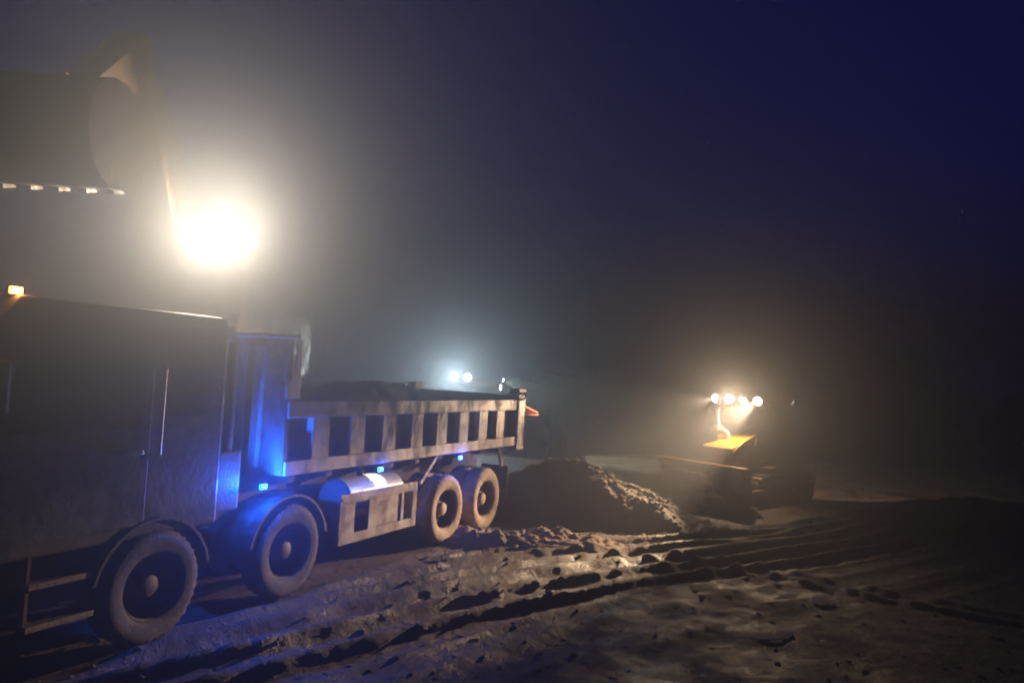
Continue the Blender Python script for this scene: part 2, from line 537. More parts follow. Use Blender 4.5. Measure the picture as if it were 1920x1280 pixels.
# pale lumps in the foreground, each a thing of its own
PL = []
for me in CL:
    m2 = me.copy(); m2.materials.clear(); m2.materials.append(M['clay']); PL.append(m2)
LUMPS = [(3.02, 8.45, .11, 'pale flat clay lump lying alone in the dark foreground mud'), (3.25, 8.62, .08, 'small pale clay lump touching a larger flat lump'),
         (2.36, 9.35, .06, 'pale clay crumb in a bare dark stretch of mud'), (2.6, 9.42, .055, 'pale clay crumb beside another crumb in dark mud'),
         (3.9, 10.3, .13, 'broad pale clay lump among churned mud'), (4.3, 10.15, .12, 'low pale clay lump next to a broad lump'), (4.15, 11.9, .12, 'long pale clay lump beside the wheel ruts'), (3.3, 11.2, .08, 'rounded pale clay lump at the rut edge')]
for i, (x, y, s, lab) in enumerate(LUMPS):
    o = link('clay_lump', PL[i % 5], None, (x, y, gz(x, y)+.003), (0, 0, .5+.4*(i % 3)))
    o.scale = (s*2.1, s*1.2, s*.2)
    tag(o, lab, 'clay lump', 'pale clay lumps in the foreground')

# ------------------------------------------------------------------ dump truck
RZ = math.atan2(F[1], F[0])
truck = empty('dump_truck', (TP0[0], TP0[1], 0), RZ)
tag(truck, 'muddy eight wheel dump truck with ribbed pale bed and blue marker lamps', 'dump truck')

def make_wheel():
    """outer face towards +y"""
    root = empty('wheel')
    prof = [(.30, -.10), (.335, -.135), (.44, -.15), (.505, -.135), (.538, -.10), (.54, -.04), (.54, .04), (.538, .10), (.505, .135), (.47, .147), (.43, .15), (.37, .142), (.335, .132), (.318, .118), (.30, .10)]
    def mod(k, j):
        if j in (3, 4, 8, 7): return .010 if k % 2 else -.012
        if j in (5, 6): return .006 if (k//2) % 2 else -.008
        return 0
    MB().lathe(prof, 'y', 72, mod).build('tyre', M['tyre'], root, smooth=True)
    rp = [(.316, .125), (.322, .105), (.30, .09), (.285, .0), (.27, -.075), (.22, -.095), (.165, -.06), (.15, -.03), (.0, -.03)]
    rim = MB().lathe(rp, 'y', 48).build('rim', M['rim'], root, smooth=True)
    hp = [(.135, -.032), (.13, .0), (.105, .012), (.10, .07), (.09, .078), (0, .08)]
    hb = MB().lathe(hp, 'y', 28).build('hub', M['hub'], root, smooth=True)
    mb = MB()
    for k in range(10):
        a = 2*math.pi*k/10
        mb.tube([(.19*math.cos(a), -.06, .19*math.sin(a)), (.19*math.cos(a), -.015, .19*math.sin(a))], .016, 6)
    mb.build('wheel_nuts', M['steel'], root)['kind'] = 'stuff'
    return root
wheel0 = make_wheel()
wheelf = make_wheel()
for ch in wheelf.children:
    if ch.name.startswith('tyre'): ch.data.materials[0] = M['tyre_shaded']
    if ch.name.startswith('hub'): ch.data.materials[0] = M['rim']  # front hubs take the dark rim colour, dimmed along with the tyres
firstf = True
first = True
AX = [0.0, 1.37, 5.0, 6.85]
for ax in AX:
    for side in (1, -1):
        ys = [1.09] if ax > 3 else [1.09, .76]
        for yy in ys:
            if ax > 3:
                w = wheelf if firstf else copy_tree(wheelf); firstf = False
            else:
                w = wheel0 if first else copy_tree(wheel0); first = False
            w.parent = truck
            w.location = (ax, side*yy, .535); w.rotation_euler = (0, random.random()*6.28, 0 if side > 0 else math.pi)

# chassis
mb = MB()
for s in (-1, 1):
    mb.box(-1.0, 8.0, s*.42-.045, s*.42+.045, .82, 1.14)
for x in (-.6, .7, 2.2, 3.6, 5.9, 7.6): mb.box(x-.06, x+.06, -.375, .375, .86, 1.1)
mb.build('chassis', M['chassis'], truck, .008)
for ax in AX:
    MB().tube([(ax, -.9, .535), (ax, -.2, .535), (ax, -.17, .56), (ax, .17, .56), (ax, .2, .535), (ax, .9, .535)], [.09, .1, .2, .2, .1, .09] if ax < 3 else .07, 12).build('axle', M['chassis'], truck)
    for s in (-1, 1):
        mb = MB()
        for k in range(4):
            mb.box(ax-.62+.1*k, ax+.62-.1*k, s*.42-.04, s*.42+.04, .80-.03*k-.026, .80-.03*k)
        mb.build('leaf_spring', M['chassis'], truck)

# tipping bed
BX0, BX1 = -1.3, 5.15
YB = 1.24
ZL, ZR = 1.42, 2.28
bed = MB()
bed.box(BX0+.1, BX1, -YB+.10, YB-.10, ZL+.02, ZL+.10)                    # floor
bed_o = bed.build('bed_floor', M['panel'], truck, .006)
for s in (1, -1):
    y = s*(YB-.11)
    MB().box(BX0+.1, BX1-.02, min(y, y-s*.035), max(y, y-s*.035), ZL+.105, ZR-.012).build('bed_side_panel', M['panel'], truck, .003)
    a, b = sorted((s*YB, s*(YB-.14)))
    MB().box(BX0+.24, BX1+.04, a, b, 2.085, ZR).build('top_rail', M['bed'], truck, .012)
    a, b = sorted((s*YB, s*(YB-.105)))
    MB().box(BX0+.24, BX1+.04, a, b, ZL, 1.585).build('bottom_rail', M['bed'], truck, .012)
    ribx = [-.40, .28, .97, 1.68, 2.40, 3.13, 3.85, 4.58]
    for x in ribx:
        a, b = sorted((s*(YB-.012), s*(YB-.105)))
        w0, w1 = .18, .155
        rb = MB()
        rb.add([(x-w0, s*(YB-.106), 1.587), (x+w0, s*(YB-.106), 1.587), (x+w1, s*(YB-.012), 1.587), (x-w1, s*(YB-.012), 1.587),
                (x-w0, s*(YB-.106), 2.083), (x+w0, s*(YB-.106), 2.083), (x+w1, s*(YB-.012), 2.083), (x-w1, s*(YB-.012), 2.083)],
               [(0,3,2,1),(4,5,6,7),(0,1,5,4),(1,2,6,5),(2,3,7,6),(3,0,4,7)])
        rb.build('bed_rib', M['bed'], truck, .01)
    # rear corner post with its raised ear
    a, b = sorted((s*(YB+.025), s*(YB-.19)))
    post = MB().box(BX0-.07, BX0+.235, a, b, 1.33, 2.49).build('corner_post', M['bed'], truck, .014)
    for dx, dz in ((.02, 2.40), (.16, 2.40)):
        MB().tube([(BX0+dx, s*(YB+.027), dz), (BX0+dx, s*(YB+.045), dz)], .03, 10).build('hinge_pin', M['chassis'], post)
    MB().tube([(BX0+.0, s*(YB+.05), 2.42), (BX0+.04, s*(YB+.06), 2.33), (BX0+.12, s*(YB+.06), 2.285), (BX0+.22, s*(YB+.055), 2.275)], .018, 8).build('latch_hook', M['chassis'], post)
# tailgate
MB().box(BX0-.05, BX0+.05, -YB+.2, YB-.2, 1.5, 2.36).build('tailgate', M['panel'], truck, .01)
tg = [o for o in truck.children if o.name.startswith('tailgate')][0]
for y in (-.8, -.4, 0, .4, .8): MB().box(BX0-.10, BX0-.051, y-.07, y+.07, 1.54, 2.32).build('tailgate_rib', M['bed'], tg, .006)
# front board of the bed with upright corner stiffener and rain lip
fb = MB().box(BX1, BX1+.06, -YB+.02, YB-.03, ZL, 3.0).build('front_board', M['panel'], truck, .006)
for y in (-.8, -.27, .27, .8): MB().box(BX1+.061, BX1+.13, y-.06, y+.06, ZL+.05, 2.9).build('board_rib', M['bed'], fb, .006)
MB().box(BX1-.09, BX1+.30, -YB, YB, 3.003, 3.06).build('board_lip', M['bed'], fb, .01)
for s in (1, -1):
    a, b = sorted((s*(YB+.0), s*(YB-.028)))
    MB().box(BX1-.12, BX1-.04, a, b, 2.31, 2.999).build('corner_stiffener', M['tank'], fb, .006)
    a, b = sorted((s*(YB+.0), s*(YB-.03)))
    MB().prism([(BX1-.035, 2.31), (BX1+.10, 2.31), (BX1+.10, 2.48), (BX1-.035, 2.60)], a, b).build('gusset', M['tank'], fb, .004)
# subframe between chassis and bed
mb = MB()
for s in (-1, 1): mb.box(-1.05, 5.1, s*.42-.05, s*.42+.05, 1.142, 1.30)
for k in range(9): mb.box(-.8+.7*k, -.68+.7*k, -1.05, 1.05, 1.30, 1.418)
mb.build('bed_subframe', M['chassis'], truck, .006)
MB().tube([(5.35, 0, 1.0), (5.35, 0, 2.2)], .11, 16).build('tipping_cylinder', M['steel'], truck)
# struts behind and ahead of the rear wheels
for s in (1, -1):
    MB().bar((-.62, s*1.10, 1.41), (-.80, s*1.12, 1.0), .035, .07).build('flap_strut', M['guard'], truck, .005)
    MB().box(-.83, -.81, s*.95-.28, s*.95+.28, .38, 1.05).build('mud_flap', M['rubber'], truck, .004)
    MB().bar((1.62, s*1.14, 1.41), (2.12, s*1.16, 1.02), .03, .06).build('guard_strut', M['guard'], truck, .005)
# side guard: frame of rails and plates
for s in (1, -1):
    y0, y1 = sorted((s*1.235, s*1.20))
    g = MB().box(2.30, 4.12, y0, y1, .95, 1.075).build('side_guard', M['guard'], truck, .012)
    MB().box(2.30, 4.12, y0, y1, .43, .555).build('lower_rail', M['guard'], g, .012)
    MB().box(2.30, 2.42, y0, y1, .557, .948).build('end_plate', M['guard'], g, .006)
    MB().box(3.80, 4.12, y0, y1, .557, .948).build('end_plate', M['guard'], g, .006)
    ya, yb = sorted((s*1.214, s*1.18))
    MB().box(2.74, 3.42, ya, yb, .557, .948).build('middle_plate', M['guard'], g, .006)
    ya, yb = sorted((s*1.226, s*1.21))
    for x in (2.68, 3.46):
        MB().box(x-.035, x+.035, y0, y1, .557, .948).build('guard_upright', M['guard'], g, .008)
    MB().box(2.34, 4.08, *sorted((s*1.244, s*1.2352)), .99, 1.02).build('rail_fold', M['guard'], g, .003)
# fuel tank behind the near guard
MB().lathe([(0, 2.45), (.25, 2.45), (.28, 2.48), (.28, 3.72), (.25, 3.76), (0, 3.76)], 'x', 36, None, (0, .84, .93)).build('fuel_tank', M['tank'], truck, smooth=False)
MB().lathe([(0, 2.5), (.2, 2.5), (.22, 2.53), (.22, 3.9), (.2, 3.94), (0, 3.94)], 'x', 24, None, (0, -.86, .85)).build('air_tank', M['chassis'], truck)
MB().tube([(3.2, .84, 1.20), (3.2, .84, 1.255)], .05, 14).build('filler_cap', M['black'], truck)
work_lamp(truck, (3.05, 1.02, 1.345), (-.1, -.35, -1), 30, (1, 1, .85), M['lens_off'], .08, .05, 120, .5, 'added_tank_lamp', .02)  # added lamp to brighten the top of the fuel tank

# blue side marker lamps under the bed rail
def marker(x, y, z, s, lens, col, power, name, dirx=0):
    o = MB().box(-.06, .06, -.012, .012, -.034, .034).build(name, M['black'], truck, .006, loc=(x, y, z))
    MB().box(-.05, .05, *sorted((s*.0125, s*.032)), -.026, .026).build('lens', lens, o, .006)
    if power:
        L = bpy.data.lights.new('marker_light', 'POINT'); L.energy = power; L.color = col; L.shadow_soft_size = .02
        lo = bpy.data.objects.new('marker_light', L); COL.objects.link(lo); lo.parent = o; lo.location = (0, s*.06, 0)
    return o
for s in (1, -1):
    for x, pw in ((5.5, 170), (3.27, 12), (1.02, 16)):
        if x > 5.2:
            MB().bar((x, s*.47, 1.2), (x, s*1.18, 1.33), .05, .03).build('lamp_bracket', M['chassis'], truck)
        else:
            MB().bar((x, s*1.1, 1.36), (x, s*1.185, 1.335), .05, .03).build('lamp_bracket', M['chassis'], truck)
        marker(x, s*1.2, 1.335, s, M['lens_blue'], (.01, .1, 1), pw if s > 0 else 0, 'marker_lamp')

# front mudguards
for ax in (5.0, 6.85):
    for s in (1, -1):
        pts = []
        for k in range(13):
            a = R(12 + 156*k/12); pts.append((ax+.66*math.cos(a), .535+.66*math.sin(a)))
        inner = [(ax+.63*math.cos(R(12+156*k/12)), .535+.63*math.sin(R(12+156*k/12))) for k in range(12, -1, -1)]
        a_, b_ = sorted((s*1.235, s*.86))
        n_ = len(pts); ring = pts+inner
        mbx = MB()
        vs = [(x, a_, z) for x, z in ring] + [(x, b_, z) for x, z in ring]; Nr = len(ring)
        fs = [((i+1) % Nr, i, Nr+i, Nr+(i+1) % Nr) for i in range(Nr)]
        for k in range(n_-1):
            fs += [(k, k+1, Nr-2-k, Nr-1-k), (Nr+k+1, Nr+k, 2*Nr-1-k, 2*Nr-2-k)]
        mbx.add(vs, fs).build('mudguard', M['black'], truck)
# cab
CX0, CX1 = 6.12, 8.68
prof = [(CX0, 1.02), (CX1-.02, 1.02), (CX1+.04, 1.5), (CX1+.02, 1.98), (CX1-.20, 2.88), (CX1-.38, 3.14), (CX0+.1, 3.15), (CX0, 3.06)]
cab = MB().prism(prof, -1.2, 1.2).build('cab_shell', M['cab'], truck, .035)
MB().prism([(CX1+.055, 2.02), (CX1-.165, 2.84), (CX1-.19, 2.84), (CX1+.03, 2.02)], -1.08, 1.08).build('windscreen', M['glass'], cab)
MB().box(CX1+.03, CX1+.075, -.8, .8, 1.2, 1.8).build('grille', M['black'], cab, .01)
MB().box(CX1-.35, CX1+.12, -1.2, 1.2, .55, 1.015).build('bumper', M['cab'], truck, .03)
for s in (1, -1):
    MB().box(CX1+.10, CX1+.14, s*.9-.2, s*.9+.2, .68, .88).build('headlamp', M['lens_off'], truck, .02)
    dr = MB().prism([(7.02, 1.14), (8.50, 1.14), (8.52, 1.98), (8.34, 2.74), (7.02, 2.80)], *sorted((s*1.203, s*1.222))).build('door', M['cab'], truck, .01)
    MB().prism([(7.14, 2.04), (8.40, 2.04), (8.25, 2.64), (7.14, 2.68)], *sorted((s*1.2235, s*1.229))).build('window_pane', M['glass'], dr)
    MB().box(7.10, 7.28, *sorted((s*1.223, s*1.255)), 1.80, 1.85).build('door_handle', M['chrome'], dr, .01)
    MB().prism([(6.32, 2.14), (6.82, 2.14), (6.82, 2.62), (6.32, 2.62)], *sorted((s*1.203, s*1.21))).build('sleeper_window', M['glass'], cab)
    MB().tube([(6.94, s*1.215, 1.75), (6.94, s*1.265, 1.8), (6.94, s*1.265, 2.6), (6.94, s*1.215, 2.65)], .016, 8).build('grab_rail', M['chrome'], truck)
    for k, z in enumerate((.42, .76)):
        MB().box(7.45, 8.05, *sorted((s*1.21, s*.95)), z, z+.05).build('step', M['steel'], truck, .006)
    MB().bar((7.5, s*1.1, .44), (7.5, s*1.1, 1.02), .03, .05).build('step_bracket', M['chassis'], truck)
    MB().bar((8.0, s*1.1, .44), (8.0, s*1.1, 1.02), .03, .05).build('step_bracket', M['chassis'], truck)
    arm = MB().tube([(8.46, s*1.2, 2.6), (8.6, s*1.42, 2.72), (8.6, s*1.46, 2.1), (8.5, s*1.21, 1.98)], .016, 8).build('mirror_arm', M['black'], truck)
    MB().box(8.54, 8.63, s*1.47-.11, s*1.47+.11, 2.22, 2.62).build('mirror', M['black'], truck, .03)
    o = marker(8.30, s*1.10, 3.17, s, M['lens_orange'], (1, .36, .05), 4.0 if s > 0 else 0, 'roof_marker_lamp')
    o.scale = (1.0, 1.2, 1.1)
# intake stack behind the cab
MB().tube([(5.92, 1.02, 1.1), (5.92, 1.02, 2.75), (5.94, 1.02, 2.92), (6.02, 1.04, 3.0)], .085, 14).build('air_intake', M['black'], truck)
MB().box(5.75, 6.08, .55, 1.12, 1.1, 1.75).build('air_filter_box', M['black'], truck, .03)

# load in the bed
ld = heap('soil_load', 0, 0, 3.0, 1.05, .72, 0, 55, M['heap'], 'dark soil heaped inside the dump truck bed', 'soil load', power=.7, top=.25, base=-.05, lumps=.22, n=70)
lc = TP0 + F*1.95
ld.location = (lc[0], lc[1], ZL+.32); ld.rotation_euler = (0, 0, RZ)
mb = MB()

# ------------------------------------------------------------------ excavator on the platform
EZ = 1.42
exc = empty('excavator', (-5.8, 14.1, EZ), R(-90))
tag(exc, 'tall yellow brown excavator with raised bucket and glaring cab roof lamps', 'excavator')
def track_loop(L, Hh, n=9):
    r = Hh/2; pts = []
    for k in range(n+1):
        a = -math.pi/2 + math.pi*k/n; pts.append((L/2-r+r*math.cos(a), r+r*math.sin(a)))
    for k in range(n+1):
        a = math.pi/2 + math.pi*k/n; pts.append((-L/2+r+r*math.cos(a), r+r*math.sin(a)))
    return pts
def track(parent, L, Hh, y, w, nshoe, name_mat, shoe_t=.035, grouser=.04):
    MB().prism(track_loop(L-.1, Hh-.1), y-w/2+.05, y+w/2-.05).build('track_frame', M['chassis'], parent, .01, loc=(0, 0, .05))
    loop = track_loop(L, Hh, 12)
    P = [Vector((x, 0, z)) for x, z in loop]; P.append(P[0])
    seg = [(P[i+1]-P[i]).length for i in range(len(P)-1)]; tot = sum(seg)
    mb = MB()
    for k in range(nshoe):
        d = tot*k/nshoe; i = 0
        while d > seg[i]: d -= seg[i]; i += 1
        c = P[i].lerp(P[i+1], d/seg[i]); t = (P[i+1]-P[i]).normalized(); nrm = Vector((t.z, 0, -t.x))
        Mx = Matrix((t, Vector((0, 1, 0)), -nrm if False else nrm)).transposed().to_4x4(); Mx.translation = c
        ln = tot/nshoe*.94
        mb.box(-ln/2, ln/2, y-w/2, y+w/2, -shoe_t, 0, Mx)
        mb.box(-.012, .012, y-w/2, y+w/2, 0, grouser, Mx)
    o = mb.build('track_shoes', name_mat, parent); o['kind'] = 'stuff'
for y in (-1.15, 1.15): track(exc, 4.2, .9, y, .6, 46, M['track'])
MB().tube([(0, 0, .55), (0, 0, 1.02)], .6, 24).build('slew_ring', M['chassis'], exc)
MB().box(-1.0, 1.0, -.9, .9, .35, .7).build('undercarriage', M['chassis'], exc, .03)
MB().box(-2.4, 1.35, -1.35, 1.35, 1.03, 1.35).build('house_base', M['exyellow'], exc, .03)
MB().box(-1.7, .2, .35, 1.35, 1.353, 2.25).build('engine_side_housing', M['exyellow'], exc, .05)
MB().box(-1.7, .9, -1.35, -.45, 1.353, 2.2).build('pump_housing', M['exyellow'], exc, .05)
MB().prism([(-2.75, 1.1), (-1.705, 1.1), (-1.705, 2.3), (-2.4, 2.3), (-2.75, 2.0)], -1.35, 1.35).build('counterweight', M['exyellow'], exc, .06)
# cab on the machine's left (towards +x in the world => local +y)
ec = MB().prism([(.0, 1.353), (1.75, 1.353), (1.85, 1.9), (1.55, 3.02), (1.3, 3.1), (.1, 3.1), (.0, 2.9)], .42, 1.34).build('cab', M['exyellow'], exc, .04)
MB().prism([(.25, 2.0), (1.5, 2.0), (1.4, 2.9), (.25, 2.9)], 1.342, 1.35).build('side_window', M['glass'], ec)
MB().prism([(1.855, 1.95), (1.585, 2.95), (1.57, 2.95), (1.835, 1.95)], .52, 1.24).build('front_window', M['glass'], ec)
# boom, stick, bucket in the machine's x/z plane
def plate_beam(pts, widths, y0, y1):
    """tapered box beam through pts (x,z)"""
    upper = []; lower = []
    for i, (x, z) in enumerate(pts):
        a = Vector(pts[max(0, i-1)]); b = Vector(pts[min(len(pts)-1, i+1)])
        t = (b-a).normalized(); nn = Vector((-t.y, t.x)); w = widths[i]/2
        upper.append((x+nn.x*w, z+nn.y*w)); lower.append((x-nn.x*w, z-nn.y*w))
    return MB().prism(lower + upper[::-1], y0, y1)
boom_pts = [(.75, 1.6), (1.35, 2.9), (1.95, 3.95), (2.65, 4.85), (3.3, 5.4)]
plate_beam(boom_pts, [.35, .7, .85, .65, .36], -.36, .30).build('boom', M['exyellow'], exc, .02)
stick_pts = [(3.1, 5.92), (3.4, 5.4), (4.2, 4.75), (5.0, 4.2)]
plate_beam(stick_pts, [.3, .6, .45, .28], -.27, .21).build('stick', M['exyellow'], exc, .02)
def cyl(name, a, b, r):
    a = Vector(a); b = Vector(b); mid = a.lerp(b, .58)
    o = MB().tube([a, mid], r, 14).build(name, M['exyellow'], exc)
    MB().tube([a.lerp(b, .55), b], r*.5, 12).build('piston_rod', M['chrome'], o)
for y in (-.48, .42): cyl('boom_cylinder', (1.35, y, 1.45), (1.95, y, 3.75), .09)
cyl('stick_cylinder', (2.0, -.03, 4.45), (3.1, -.03, 5.85), .09)
cyl('bucket_cylinder', (3.45, -.03, 5.75), (4.75, -.03, 4.72), .075)
MB().bar((4.7, -.03, 4.70), (5.1, -.03, 4.55), .4, .09).build('bucket_link', M['exyellow'], exc, .01)
# bucket: curved shell with side plates and teeth pointing down
def bucket(parent):
    cx, cz = 5.0, 4.15
    arc = []
    for k in range(11):
        a = R(112 - 210*k/10)
        rr = .62 + .12*math.sin(k/10*math.pi)
        arc.append((cx+.12+rr*math.cos(a), cz-.28+rr*1.0*math.sin(a)))
    inn = [(cx+.12+(x-cx-.12)*.93, cz-.28+(z-cz+.28)*.93) for x, z in arc[::-1]]
    BW0, BW1 = -.96, .96
    ring = arc+inn; Nr = len(ring); n_ = len(arc)
    vs = [(x, BW0, z) for x, z in ring] + [(x, BW1, z) for x, z in ring]
    fs = [((i+1) % Nr, i, Nr+i, Nr+(i+1) % Nr) for i in range(Nr)]
    for k in range(n_-1): fs += [(k, k+1, Nr-2-k, Nr-1-k), (Nr+k+1, Nr+k, 2*Nr-1-k, 2*Nr-2-k)]
    b = MB().add(vs, fs).build('bucket', M['exyellow'], parent)
    for y0, y1 in ((BW0-.03, BW0-.001), (BW1+.001, BW1+.03)):
        MB().prism(arc[::-1], y0, y1).build('bucket_side_plate', M['exyellow'], b)
    lx, lz = arc[-1]
    px_, pz_ = arc[-2]
    d = Vector((lx-px_, 0, lz-pz_)).normalized()
    for k in range(6):
        y = BW0+.12+(BW1-BW0-.24)*k/5
        p = Vector((lx, y, lz))
        tm = MB()
        q = p + d*.26; s_ = Vector((-d.z, 0, d.x))
        tm.add([p-s_*.05+Vector((0,-.055,0)), p-s_*.05+Vector((0,.055,0)), p+s_*.05+Vector((0,.055,0)), p+s_*.05+Vector((0,-.055,0)),
                q-s_*.012+Vector((0,-.04,0)), q-s_*.012+Vector((0,.04,0)), q+s_*.012+Vector((0,.04,0)), q+s_*.012+Vector((0,-.04,0))],
               [(0,1,2,3),(7,6,5,4),(0,4,5,1),(1,5,6,2),(2,6,7,3),(3,7,4,0)])
        tm.build('bucket_tooth', M['track'], b)
    MB().box(cx-.22, cx+.12, -.30, -.24, cz+.12, cz+.50).build('bucket_lug', M['exyellow'], b, .01)
    MB().box(cx-.22, cx+.12, .18, .24, cz+.12, cz+.50).build('bucket_lug', M['exyellow'], b, .01)
bucket(exc)
# roof lamp bar
MB().box(1.30, 1.40, .38, 1.38, 3.14, 3.19).build('lamp_bar', M['black'], exc, .008)
for y, pw in ((.46, 0), (.74, 1350), (1.02, 1350), (1.3, 0)):
    work_lamp(exc, (1.44, y, 3.33), (1, .10, .13), pw, WARM, M['lens_warm'], .2, .18, 92, 1.0, round_=True)
MB().bar((1.36, .88, 3.10), (1.36, .88, 3.145), .1, .06).build('bar_foot', M['black'], exc)

# ------------------------------------------------------------------ bulldozer
DC = (6.25, 19.05)
dz = gz(*DC)
doz = empty('bulldozer', (DC[0], DC[1], dz+.02), math.atan2(-.62, -.79))
doz.scale = (.95, .95, .95)
tag(doz, 'small yellow bulldozer with lit roof lamps pushing soil', 'bulldozer')
for y in (-.72, .72): track(doz, 2.6, .74, y, .46, 40, M['track'], .03, .05)
MB().box(-1.0, .9, -.48, .48, .35, .85).build('main_frame', M['chassis'], doz, .02)
hood = MB().prism([(.55, .80), (1.62, .72), (1.62, 1.32), (.70, 1.62), (.55, 1.62)], -.42, .42).build('hood', M['yellow_dull'], doz, .02)
MB().add([(.68, -.44, 1.632), (1.66, -.44, 1.335), (1.66, .44, 1.335), (.68, .44, 1.632), (.68, -.44, 1.665), (1.66, -.44, 1.368), (1.66, .44, 1.368), (.68, .44, 1.665)],
         [(0,3,2,1),(4,5,6,7),(0,1,5,4),(1,2,6,5),(2,3,7,6),(3,0,4,7)]).build('hood_top', M['yellow'], hood, .008)
for s in (-1, 1):
    MB().add([(.66, s*.442, 1.60), (1.64, s*.442, 1.30), (1.64, s*.47, 1.30), (.66, s*.47, 1.60), (.66, s*.442, 1.74), (1.2, s*.442, 1.54), (1.2, s*.47, 1.54), (.66, s*.47, 1.74)],
         [(0,3,2,1),(4,5,6,7),(0,1,5,4),(1,2,6,5),(2,3,7,6),(3,0,4,7)]).build('hood_fence', M['yellow'], hood, .004)
    MB().box(.8, 1.5, *sorted((s*.4205, s*.435)), .85, 1.2).build('hood_side_door', M['yellow_dull'], hood, .006)
gr = MB().box(1.621, 1.66, -.40, .40, .76, 1.28).build('grille', M['yellow_dull'], hood, .01)
for k in range(7):
    z = .82+.065*k
    MB().box(1.661, 1.675, -.36, .36, z, z+.03).build('grille_bar', M['yellow_dull'], gr) if False else None
mbg = MB()
for k in range(7):
    z = .82+.065*k; mbg.box(1.661, 1.678, -.36, .36, z, z+.03)
mbg.build('grille_bars', M['yellow_dull'], hood)
ex = MB().tube([(.98, -.14, 1.48), (1.02, -.18, 1.70), (1.14, -.34, 1.86), (1.16, -.38, 1.98), (1.16, -.38, 2.5), (1.14, -.38, 2.6)], [.07, .06, .05, .042, .042, .042], 12).build('exhaust_pipe', M['tank'], doz, smooth=True)
MB().tube([(1.25, -.34, 1.45), (1.25, -.34, 1.74)], .045, 12).build('intake_pipe', M['black'], doz)
MB().lathe([(0, 1.74), (.13, 1.74), (.16, 1.79), (.14, 1.86), (0, 1.88)], 'z', 20, None, (1.25, -.34, 0)).build('precleaner', M['steel'], doz, smooth=True)
dcab = MB().prism([(-.75, .85), (.56, .85), (.62, 1.55), (.50, 2.42), (-.70, 2.42)], -.62, .62).build('cab', M['black'], doz, .02)
MB().prism([(.625, 1.62), (.525, 2.34), (.515, 2.34), (.612, 1.62)], -.52, .52).build('front_window', M['glass'], dcab)
for s in (-1, 1):
    MB().prism([(-.6, 1.45), (.48, 1.45), (.40, 2.32), (-.58, 2.32)], *sorted((s*.622, s*.63))).build('side_window', M['glass'], dcab)
    MB().box(-.9, .75, *sorted((s*.5, s*.96)), .90, .95).build('track_fender', M['yellow_dull'], doz, .01)
    MB().bar((.45, s*1.02, .35), (2.2, s*1.05, .35), .09, .16).build('push_arm', M['yellow_dull'], doz, .01)
    MB().tube([(.66, s*.60, .95), (.86, s*.56, 1.45), (.74, s*.52, 1.62)], .014, 8).build('hand_rail', M['yellow_dull'], doz)
    MB().tube([(1.35, s*.5, 1.05), (2.12, s*.5, .72)], .045, 10).build('lift_cylinder', M['steel'], doz)
MB().box(-.85, .86, -.78, .78, 2.423, 2.50).build('roof', M['yellow_dull'], doz, .03)
# curved blade with end plates
bl = []
for k in range(9):
    a = R(-42+84*k/8); bl.append((2.86-.72*math.cos(a), .55+.62*math.sin(a)))
inn = [(x-.05, z) for x, z in bl[::-1]]
ring = bl+inn; Nr = len(ring); n_ = len(bl)
vs = [(x, -1.35, z) for x, z in ring]+[(x, 1.35, z) for x, z in ring]
fs = [((i+1) % Nr, i, Nr+i, Nr+(i+1) % Nr) for i in range(Nr)]
for k in range(n_-1): fs += [(k, k+1, Nr-2-k, Nr-1-k), (Nr+k+1, Nr+k, 2*Nr-1-k, 2*Nr-2-k)]
blade = MB().add(vs, fs).build('blade', M['yellow_dull'], doz)
MB().box(2.28, 2.40, -1.36, 1.36, .965, 1.02).build('blade_top_edge', M['yellow'], blade, .01)
for k, y in enumerate((-.55, -.18, .18, .55)):
    aim, pw, cone = (((1, -.01, -.17), 2700, 38), ((1, .72, .10), 340, 84), ((1, .1, -.95), 260, 150), ((1, .17, -.31), 9500, 31))[k]
    work_lamp(doz, (.95, y*1.15, 2.57), aim, pw, WARM2, M['lens_warm'], .25, .21, cone, .8, round_=True)
work_lamp(doz, (-.9, .4, 2.57), (-1, .1, -.7), 360, WARM2, M['lens_warm'], .16, .13, 95, .7, 'unseen_rear_lamp')  # unseen lamp, added to warm the ground behind the bulldozer
work_lamp(doz, (-.9, -.4, 2.57), (-1, -.25, -.75), 0, WARM2, M['lens_warm'], .16, .13, 95, .7, 'unseen_rear_lamp')
# soil rolled up ahead of the blade
sp = np.array(DC) + 2.6*np.array([-.79, -.62])
heap('soil_windrow', sp[0], sp[1], 1.9, .85, .78, math.atan2(-.79, .62), 77, M['heap'], 'long dark ridge of soil pushed up by the bulldozer blade', 'soil ridge', power=.8, top=.2, lumps=.25, n=90)

# ------------------------------------------------------------------ wheel loader behind the truck
LC = (-.75, 27.4)
lod = empty('wheel_loader', (LC[0], LC[1], gz(*LC)), R(176))
tag(lod, 'orange wheel loader with two cool white cab lamps beyond the truck bed', 'wheel loader')
